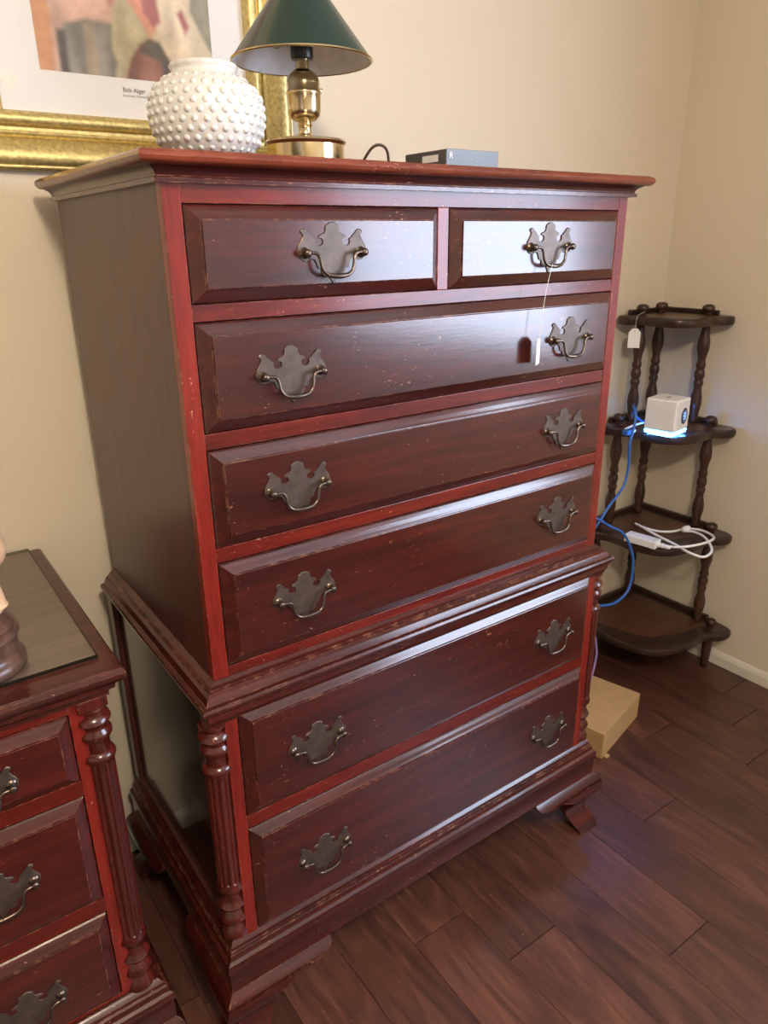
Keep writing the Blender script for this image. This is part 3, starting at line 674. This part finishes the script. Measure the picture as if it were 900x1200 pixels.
# printed image: soft draped colour fields, flat
IX0, IX1, IZ0, IZ1 = 0.0195, 0.341, 1.7115, 2.10
nx, nz = 110, 130
V = [(IX0+(IX1-IX0)*i/nx, Y-0.0064, IZ0+(IZ1-IZ0)*j/nz) for j in range(nz+1) for i in range(nx+1)]
Fs = [(j*(nx+1)+i, j*(nx+1)+i+1, (j+1)*(nx+1)+i+1, (j+1)*(nx+1)+i) for j in range(nz) for i in range(nx)]
me = bpy.data.meshes.new('print_image'); me.from_pydata(V, [], Fs)
ca = me.color_attributes.new('print', 'FLOAT_COLOR', 'POINT')
BGC = (0.46, 0.22, 0.11)
def blob(u, v):
    """u across 0..1, v up from the lower edge in units of the width"""
    c = list(BGC)
    def put(poly, col, stripe=0, freq=60, ph=0):
        inside = False; n = len(poly); dmin = 9
        for i in range(n):
            x1, y1 = poly[i]; x2, y2 = poly[(i+1) % n]
            if (y1 > v) != (y2 > v) and u < (x2-x1)*(v-y1)/(y2-y1)+x1: inside = not inside
            dx, dy = x2-x1, y2-y1; t = max(0, min(1, ((u-x1)*dx+(v-y1)*dy)/(dx*dx+dy*dy+1e-9)))
            dmin = min(dmin, math.hypot(u-x1-t*dx, v-y1-t*dy))
        a = min(1, max(0, 0.5+(dmin if inside else -dmin)/0.025))
        sh = 1+stripe*math.sin(u*freq+v*9*math.sin(u*7+ph)+ph)
        for k in range(3): c[k] = c[k]*(1-a)+a*col[k]*sh*(0.85+0.3*min(1, dmin*6))
    put([(0.07, -0.1), (0.09, 0.24), (0.06, 0.6), (0.08, 0.95), (0.60, 0.95), (0.52, 0.42), (0.42, 0.22), (0.13, 0.20), (0.12, -0.1)], (0.52, 0.33, 0.26), 0.08, 22)
    put([(0.12, -0.1), (0.115, 0.16), (0.15, 0.23), (0.28, 0.27), (0.44, 0.26), (0.45, -0.1)], (0.20, 0.185, 0.165), 0.22, 40, 1)
    put([(0.11, -0.1), (0.11, 0.20), (0.16, 0.20), (0.15, -0.1)], (0.075, 0.065, 0.06), 0.1, 40, 1)
    put([(0.24, -0.1), (0.26, 0.24), (0.31, 0.25), (0.32, -0.1)], (0.34, 0.28, 0.21), 0.12, 60, 2)
    put([(0.62, -0.1), (0.64, 0.25), (0.56, 0.40), (0.60, 0.95), (0.95, 0.95), (1.05, 0.5), (1.05, -0.1)], (0.50, 0.41, 0.29), 0.12, 30, 1)
    put([(0.88, 0.38), (0.98, 0.20), (1.05, 0.10), (1.05, 0.6), (0.92, 0.7)], (0.24, 0.215, 0.15), 0.1, 30, 1)
    put([(0.44, -0.1), (0.48, 0.08), (0.54, 0.19), (0.66, 0.20), (0.74, 0.10), (0.78, -0.1)], (0.23, 0.105, 0.08), 0.22, 34)
    put([(0.56, 0.14), (0.60, 0.22), (0.68, 0.20), (0.78, 0.02), (0.75, -0.1), (0.70, -0.1), (0.68, 0.10)], (0.10, 0.085, 0.065), 0.15, 34)
    put([(0.40, -0.02), (0.42, 0.08), (0.40, 0.14), (0.42, 0.30), (0.46, 0.40), (0.53, 0.40), (0.59, 0.30), (0.62, 0.22), (0.56, 0.18), (0.50, 0.10), (0.45, -0.02)], (0.42, 0.36, 0.23), 0.14, 30, 3)
    put([(0.41, 0.34), (0.38, 0.48), (0.44, 0.60), (0.50, 0.50), (0.45, 0.38)], (0.48, 0.20, 0.15), 0.05, 30)
    put([(0.49, 0.42), (0.48, 0.55), (0.56, 0.52), (0.68, 0.32), (0.66, 0.24), (0.61, 0.26)], (0.60, 0.27, 0.19), 0.05, 30)
    put([(0.60, 0.34), (0.60, 0.44), (0.68, 0.44), (0.70, 0.30), (0.65, 0.28)], (0.36, 0.13, 0.12), 0.1, 30)
    put([(0.80, 0.36), (0.83, 0.38), (0.87, 0.30), (0.84, 0.26)], (0.42, 0.13, 0.12), 0.1, 30)
    return c
for j in range(nz+1):
    for i in range(nx+1):
        u, v = i/nx, (j/nz)*(IZ1-IZ0)/(IX1-IX0)
        c = blob(u, v); ca.data[j*(nx+1)+i].color = (c[0], c[1], c[2], 1)
mt, nt, b = newmat('print_ink'); at_ = N(nt, 'ShaderNodeAttribute', attribute_name='print')
fz = noise(nt, coords(nt, (1, 1, 1), False), 40, 4)
gain = ramp(nt, fz, [(0.3, (0.85, 0.85, 0.85)), (0.7, (1.15, 1.15, 1.15))])
mu = N(nt, 'ShaderNodeMix', data_type='RGBA', blend_type='MULTIPLY'); mu.inputs[0].default_value = 1
nt.links.new(at_.outputs['Color'], mu.inputs[6]); nt.links.new(gain, mu.inputs[7]); nt.links.new(mu.outputs[2], b.inputs['Base Color'])
b.inputs['Roughness'].default_value = 0.5
link('print_image', me, mt, pf, (0, 0, 0))
tx = text('caption', 'Bob Alger', 0.0105, M_ink, pf, (0.180, Y-0.0064, 1.6895), (math.pi/2, 0, 0), 0.0001)
tx = text('caption', 'Summer Harvest', 0.0068, M_ink2, pf, (0.181, Y-0.0064, 1.6815), (math.pi/2, 0, 0), 0.0001)
st = [(-0.036+0.016*math.cos(a)*(1+0.2*math.sin(3*a)), -0.0, 1.690+0.014*math.sin(a)*(1+0.25*math.cos(4*a))) for a in [i*math.pi/12 for i in range(24)]]
link('paper_stain', mesh([(x, Y-0.00615, z) for x, _, z in st], [tuple(range(24))]), M_stain, pf, (0, 0, 0))

# ------------------------------------------------------------ price tags
def ptag(name, center, wdir, wid, hgt, label, string_pts, group=None):
    c = Vector(center); t = empty(name, c, label, 'price tag', group)
    wd = Vector(wdir).normalized(); nn = wd.cross(Vector((0, 0, 1))).normalized(); th = 0.0005
    o2 = [(-0.5, -0.5), (0.5, -0.5), (0.5, 0.30), (0.22, 0.5), (-0.22, 0.5), (-0.5, 0.30)]
    V = [tuple(wd*(a*wid)+Vector((0, 0, b*hgt))+nn*s*th) for s in (-1, 1) for a, b in o2]
    Fs = [(0,1,2,3,4,5), (11,10,9,8,7,6)]+[(i, (i+1) % 6, 6+(i+1) % 6, 6+i) for i in range(6)]
    link('tag_card', mesh(V, Fs), M_tag, t, c)
    ey = []
    for sgn in (-1, 1):
        ring = []
        for i in range(12):
            a = 2*math.pi*i/12; ring.append(tuple(wd*(0.0022*math.cos(a))+Vector((0, 0, 0.36*hgt+0.0022*math.sin(a)))+nn*sgn*(th+0.0001)))
        ey.append((ring, [tuple(range(12))]))
    link('tag_hole', mesh(*join(*ey)), M_card, t, c)
    link('string', mesh(*tube([Vector(p)-c for p in string_pts], 0.0005, 6, 6)), M_tag, t, c, True)
    return t
# on the upper right drawer's handle
ptag('price_tag', (0.6490, -0.0300, 1.238), (0.866, 0.50, 0), 0.026, 0.046, 'white price tag on a long string from the upper right drawer handle',
     [(0.671, -0.0280, 1.3855), (0.669, -0.0330, 1.3850), (0.667, -0.0325, 1.3780), (0.6615, -0.0310, 1.352), (0.6560, -0.0300, 1.316), (0.6520, -0.0300, 1.285), (0.6490, -0.0300, 1.2555)])
# on the knob of the corner shelf
# ------------------------------------------------------------ corner shelf
CX, CY = 1.907, 0.573
cs = empty('corner_shelf', (1.80, 0.46, 0), 'dark wooden four-tier corner whatnot shelf with turned posts', 'shelf')
HO = [(0.0, 0.0), (0.385, 0.0), (0.408, 0.004), (0.424, 0.016), (0.430, 0.034), (0.429, 0.056), (0.420, 0.078), (0.404, 0.098), (0.391, 0.120), (0.386, 0.145), (0.388, 0.175),
      (0.390, 0.205), (0.388, 0.240), (0.380, 0.280), (0.366, 0.318), (0.345, 0.345)]
def outline(k):
    a = [(u*k, v_*k) for u, v_ in HO]
    pts = [(CX-w_, CY-u) for u, w_ in a]                      # along the right wall
    pts2 = [(CX-u, CY-w_) for u, w_ in a[1:-1]]               # along the back wall
    return pts+pts2[::-1]
TIERS = [(1.166, 0.262/0.43), (0.8215, 0.325/0.43), (0.468, 0.372/0.43), (0.134, 0.424/0.43)]
UPO = [0.187, 0.249, 0.307, 0.358]
TH = 0.026
def scaled(pts, f, c): return [(c[0]+(x-c[0])*f, c[1]+(y-c[1])*f) for x, y in pts]
for ti, (z, k) in enumerate(TIERS):
    ol_ = outline(k); cen = (CX-0.17*k, CY-0.17*k)
    n = len(ol_); V = []; prof = [(0.985, z), (1.0, z+0.006), (1.0, z+0.017), (0.992, z+0.023), (0.972, z+TH)]
    for f, zz in prof: V += [(x, y, zz) for x, y in scaled(ol_, f, cen)]
    Fs = [tuple(range(n))[::-1], tuple(range((len(prof)-1)*n, len(prof)*n))]
    for q in range(len(prof)-1): Fs += [(q*n+i, q*n+(i+1) % n, (q+1)*n+(i+1) % n, (q+1)*n+i) for i in range(n)]
    at = (CX-0.1, CY-0.1, z)
    t = link('shelf_board', mesh(V, Fs, at), M_shelf, cs, at, 35)
    # raised rails along the walls and the inlaid panel
    L = 0.33*k
    V, Fs = prism([(CX-0.002, CY-0.002), (CX-0.002, CY-L), (CX-0.018, CY-L), (CX-0.018, CY-0.018), (CX-L, CY-0.018), (CX-L, CY-0.002)], z+TH-0.002, z+TH+0.014)
    link('shelf_rail', mesh(V, Fs, at), M_shelf, t, at, False, 0.003)
    arc = [(CX-0.05, CY-0.05)]
    for i in range(0, 19):
        a = math.pi/2*i/18; R = 0.300*k/ (max(math.cos(a), math.sin(a))**0.35)
        arc.append((CX-0.045-R*math.sin(a), CY-0.045-R*math.cos(a)))
    link('inlay_panel', mesh(*prism(arc, z+TH-0.001, z+TH+0.0006), at=at), M_inlay, t, at)
def turned_post(x, y, z0, z1, knob=True):
    H = z1-z0
    base = [(0.0, 0.011), (0.03, 0.014), (0.06, 0.0125), (0.12, 0.0145), (0.20, 0.0185), (0.27, 0.0175), (0.33, 0.0130), (0.37, 0.0115), (0.40, 0.0150), (0.425, 0.0150), (0.445, 0.0118), (0.47, 0.0150), (0.50, 0.0165), (0.53, 0.0150),
            (0.555, 0.0118), (0.575, 0.0150), (0.60, 0.0150), (0.63, 0.0120), (0.68, 0.0135), (0.76, 0.0190), (0.83, 0.0185), (0.90, 0.0140), (0.95, 0.0120), (1.0, 0.0125)]
    v, f = lathe([(r, z0+t*H) for t, r in base], x, y, 20); at = (x, y, z0)
    p = link('post', mesh(v, f, at), M_post, cs, at, 'all')
    if knob:
        kz = z1+TH
        v, f = lathe([(0.013, kz), (0.009, kz+0.006), (0.011, kz+0.009), (0.0185, kz+0.015), (0.0195, kz+0.022), (0.017, kz+0.029), (0.010, kz+0.033), (0.002, kz+0.034)], x, y, 20)
        link('finial', mesh(v, f, (x, y, kz)), M_post, p, (x, y, kz), 'all')
wz = [t[0] for t in TIERS]
for ti in range(3):
    z0, z1 = wz[ti+1]+TH, wz[ti]; u = UPO[ti]
    turned_post(CX-0.047, CY-u, z0, z1)
    turned_post(CX-u, CY-0.047, z0, z1)
    turned_post(CX-0.078, CY-0.040, z0, z1, knob=(ti == 0))
for x, y in ((CX-0.047, CY-UPO[3]), (CX-UPO[3], CY-0.047), (CX-0.078, CY-0.040)):
    v, f = lathe([(0.010, 0), (0.013, 0.02), (0.0165, 0.08), (0.017, 0.115), (0.015, 0.134)], x, y, 18)
    p = link('leg', mesh(v, f, (x, y, 0)), M_post, cs, (x, y, 0), 'all')
    if y < 0.4 or x < 1.6:
        kz = 0.160; v, f = lathe([(0.013, kz), (0.009, kz+0.005), (0.0165, kz+0.012), (0.018, kz+0.019), (0.014, kz+0.026), (0.003, kz+0.030)], x, y, 20)
        link('finial', mesh(v, f, (x, y, kz)), M_post, p, (x, y, kz), 'all')

ptag('price_tag', (1.655, 0.500, 1.127), (0.62, -0.78, 0), 0.036, 0.060, 'white price tag hanging from the top knob of the corner shelf',
     [(1.712, 0.510, 1.205), (1.700, 0.508, 1.203), (1.676, 0.503, 1.199), (1.660, 0.500, 1.192), (1.655, 0.500, 1.170), (1.655, 0.500, 1.146)])

# router on the second tier
SZ2 = wz[1]+TH
ra = math.radians(10)
ro = empty('router', (1.618, 0.296, SZ2+0.0012), 'small white cube router with glowing blue base on the second tier', 'router', rz=ra)
def rbox(name, mat, x0, x1, y0, y1, z0, z1, bev):
    me_ = mesh(*boxvf(x0, x1, y0, y1, z0, z1)); o = bpy.data.objects.new(name, me_); C.objects.link(o); me_.materials.append(mat); o.parent = ro
    if bev: md = o.modifiers.new('bevel', 'BEVEL'); md.width = bev; md.segments = 3
    return o
WR = 0.098
rbox('foot', M_white, 0.012, WR-0.012, 0.012, WR-0.012, 0.0, 0.006, 0)
rbox('light_ring', M_led, 0.003, WR-0.003, 0.003, WR-0.003, 0.006, 0.011, 0.002)
rbox('light_ring_bright', M_ledw, 0.001, WR-0.001, 0.001, WR-0.001, 0.011, 0.017, 0.002)
rbox('case', M_white, 0, WR, 0, WR, 0.0175, 0.115, 0.006)
rbox('top_slot', M_grey, 0.04, 0.058, 0.045, 0.053, 0.1148, 0.1153, 0)
def disc(name, mat, cx, cz, rx, rz, y, dy=0.0008, n=32):
    ring = [(cx+rx*math.cos(2*math.pi*i/n), y, cz+rz*math.sin(2*math.pi*i/n)) for i in range(n)]
    V = ring+[(x, y-dy, z) for x, _, z in ring]
    me_ = mesh(V, [tuple(range(n)), tuple(range(n, 2*n))]+[(i, (i+1) % n, n+(i+1) % n, n+i) for i in range(n)])
    o = bpy.data.objects.new(name, me_); C.objects.link(o); me_.materials.append(mat); o.parent = ro; return o
disc('display_ring', M_black, 0.060, 0.062, 0.0205, 0.0255, 0.0002)
disc('display', M_screen, 0.060, 0.062, 0.0155, 0.0200, -0.0006)
for (a, b_, c_, d_) in ((0.052, 0.066, 0.070, 0.0735), (0.050, 0.064, 0.0605, 0.065), (0.053, 0.068, 0.0515, 0.0555), (0.062, 0.067, 0.0555, 0.070)):
    rbox('display_glyph', M_screenlit, a, b_, -0.0018, -0.0012, c_, d_, 0)

def cable(name, mat, pts, r, label, cat='cable'):
    at = Vector(pts[0]); o = link(name, mesh(*tube(pts, r, 8, 8), at=at), mat, None, at, 'all'); return tag(o, label, cat)
cable('network_cable', M_blue, [(1.660, 0.412, 0.872), (1.640, 0.432, 0.878), (1.612, 0.438, 0.905), (1.585, 0.425, 0.930), (1.570, 0.405, 0.925), (1.560, 0.395, 0.895), (1.540, 0.385, 0.870), (1.512, 0.372, 0.838), (1.5155, 0.370, 0.765), (1.500, 0.370, 0.700), (1.440, 0.370, 0.650), (1.394, 0.370, 0.602), (1.335, 0.375, 0.555), (1.270, 0.385, 0.560), (1.240, 0.385, 0.615), (1.275, 0.37, 0.655), (1.345, 0.345, 0.640), (1.400, 0.33, 0.606), (1.448, 0.31, 0.573), (1.4868, 0.30, 0.4994), (1.4985, 0.30, 0.4316), (1.4827, 0.30, 0.3733), (1.4227, 0.30, 0.350), (1.3389, 0.30, 0.3674), (1.26, 0.31, 0.39), (1.17, 0.35, 0.33), (1.09, 0.42, 0.18), (1.075, 0.49, 0.03), (1.06, 0.54, 0.005), (1.00, 0.555, 0.005)],
      0.0042, 'long blue cable running from behind the router and looping past the lower tiers')
cable('network_cable', M_purple, [(1.03, 0.33, 0.005), (1.05, 0.33, 0.03), (1.09, 0.32, 0.16), (1.17, 0.31, 0.28), (1.25, 0.31, 0.315), (1.3266, 0.30, 0.2821), (1.355, 0.30, 0.215), (1.3591, 0.30, 0.180), (1.3487, 0.30, 0.1193), (1.335, 0.30, 0.089)],
      0.0036, 'short lilac cable ending behind the cardboard box')
cable('power_cable', M_white, [(1.675, 0.415, 0.872), (1.650, 0.425, 0.872), (1.600, 0.430, 0.868), (1.575, 0.440, 0.858)], 0.0035, 'white lead running from the router to the blue cable on the second tier')
cb = empty('clear_adapter', (1.555, 0.425, SZ2+0.001), 'small translucent blue adapter beside the router', 'adapter')
box('body', M_blue, cb, 1.54, 1.575, 0.405, 0.425, SZ2+0.001, SZ2+0.018, 0.003)
box('prong', M_white, cb, 1.5755, 1.590, 0.410, 0.420, SZ2+0.005, SZ2+0.013, 0.001)

# adapter and coiled white lead on the third tier
SZ3 = wz[2]+TH+0.0011
aa = Vector((1.585, 0.385, SZ3)); ab = Vector((1.600, 0.295, SZ3)); mid = (aa+ab)/2
ad = empty('power_adapter', mid, 'white plastic power adapter lying on the third tier', 'adapter', rz=math.atan2((ab-aa).y, (ab-aa).x))
me_ = mesh(*boxvf(-0.055, 0.052, -0.021, 0.021, 0.0, 0.026)); o = bpy.data.objects.new('case', me_); C.objects.link(o); me_.materials.append(M_white); o.parent = ad
md = o.modifiers.new('bevel', 'BEVEL'); md.width = 0.004; md.segments = 3
me_ = mesh(*boxvf(-0.040, 0.020, -0.010, 0.010, 0.0255, 0.0268)); o = bpy.data.objects.new('raised_label', me_); C.objects.link(o); me_.materials.append(M_tag); o.parent = ad
v, f = lathe([(0.008, 0), (0.009, 0.004), (0.007, 0.010), (0.0085, 0.014), (0.0065, 0.022), (0.0075, 0.026), (0.0045, 0.040)], n=14)
me_ = mesh([(0.052+z, x, 0.013+y) for x, y, z in v], f); o = bpy.data.objects.new('cable_boot', me_); C.objects.link(o); me_.materials.append(M_white); o.parent = ad
Lz = SZ3+0.004
cable('power_cable', M_white, [(1.610, 0.262, SZ3+0.014), (1.618, 0.235, Lz+0.014), (1.650, 0.205, Lz+0.020), (1.715, 0.190, Lz+0.022), (1.790, 0.215, Lz+0.012), (1.815, 0.270, Lz+0.010), (1.800, 0.315, Lz+0.006), (1.740, 0.335, Lz+0.004), (1.705, 0.370, Lz+0.004), (1.695, 0.415, Lz+0.006),
      (1.690, 0.440, Lz+0.012), (1.675, 0.400, Lz+0.014), (1.655, 0.330, Lz+0.012), (1.640, 0.250, Lz+0.010), (1.640, 0.200, Lz+0.000), (1.660, 0.165, Lz-0.006), (1.700, 0.165, Lz+0.006), (1.745, 0.215, Lz+0.018), (1.770, 0.270, Lz+0.016), (1.762, 0.300, Lz+0.012)],
      0.0042, 'white lead coiled beside the adapter on the third tier')
cp = empty('cable_clasp', (1.768, 0.300, SZ3+0.022), 'white plug end of the coiled lead on the third tier', 'plug')
v, f = lathe([(0.006, -0.018), (0.010, -0.014), (0.0115, 0.0), (0.010, 0.012), (0.006, 0.017)], n=14)
link('plug_body', mesh([(z, x, y) for x, y, z in v], f), M_white, cp, WP[cp], True)

# small white clip on the back wall
wc = empty('wall_clip', (1.724, RY1, 0.645), 'small white oval clip on the wall behind the corner shelf', 'clip')
v, f = lathe([(0.021, 0.0), (0.021, 0.004), (0.015, 0.010), (0.006, 0.012)], n=20)
link('clip_plate', mesh([(x*0.72, -z, y*1.4) for x, y, z in v], f), M_white, wc, WP[wc], True)
link('clip_button', mesh([(x*0.30, -z*0.5-0.0115, y*0.3+0.008) for x, y, z in v], f), M_grey, wc, WP[wc], True)

# cardboard box on the floor
br = math.atan2(0.065, 0.253)
bx = empty('cardboard_box', (1.171, 0.106, 0.001), 'flat closed tan cardboard box on the floor behind the tall chest', 'box', rz=br)
def bbox_(name, mat, *a, bev=0.0012):
    me_ = mesh(*boxvf(*a)); o = bpy.data.objects.new(name, me_); C.objects.link(o); me_.materials.append(mat); o.parent = bx
    if bev: md = o.modifiers.new('bevel', 'BEVEL'); md.width = bev; md.segments = 2
bbox_('carton', M_card, 0, 0.262, 0, 0.25, 0, 0.083)
bbox_('lid_flap', M_card, -0.001, 0.263, -0.001, 0.251, 0.0832, 0.0858)
bbox_('side_flap', M_card, -0.0025, -0.0012, 0.003, 0.247, 0.002, 0.081, bev=0)
bbox_('corner_tab', M_card, 0.012, 0.030, -0.012, -0.001, 0.0, 0.003, bev=0)
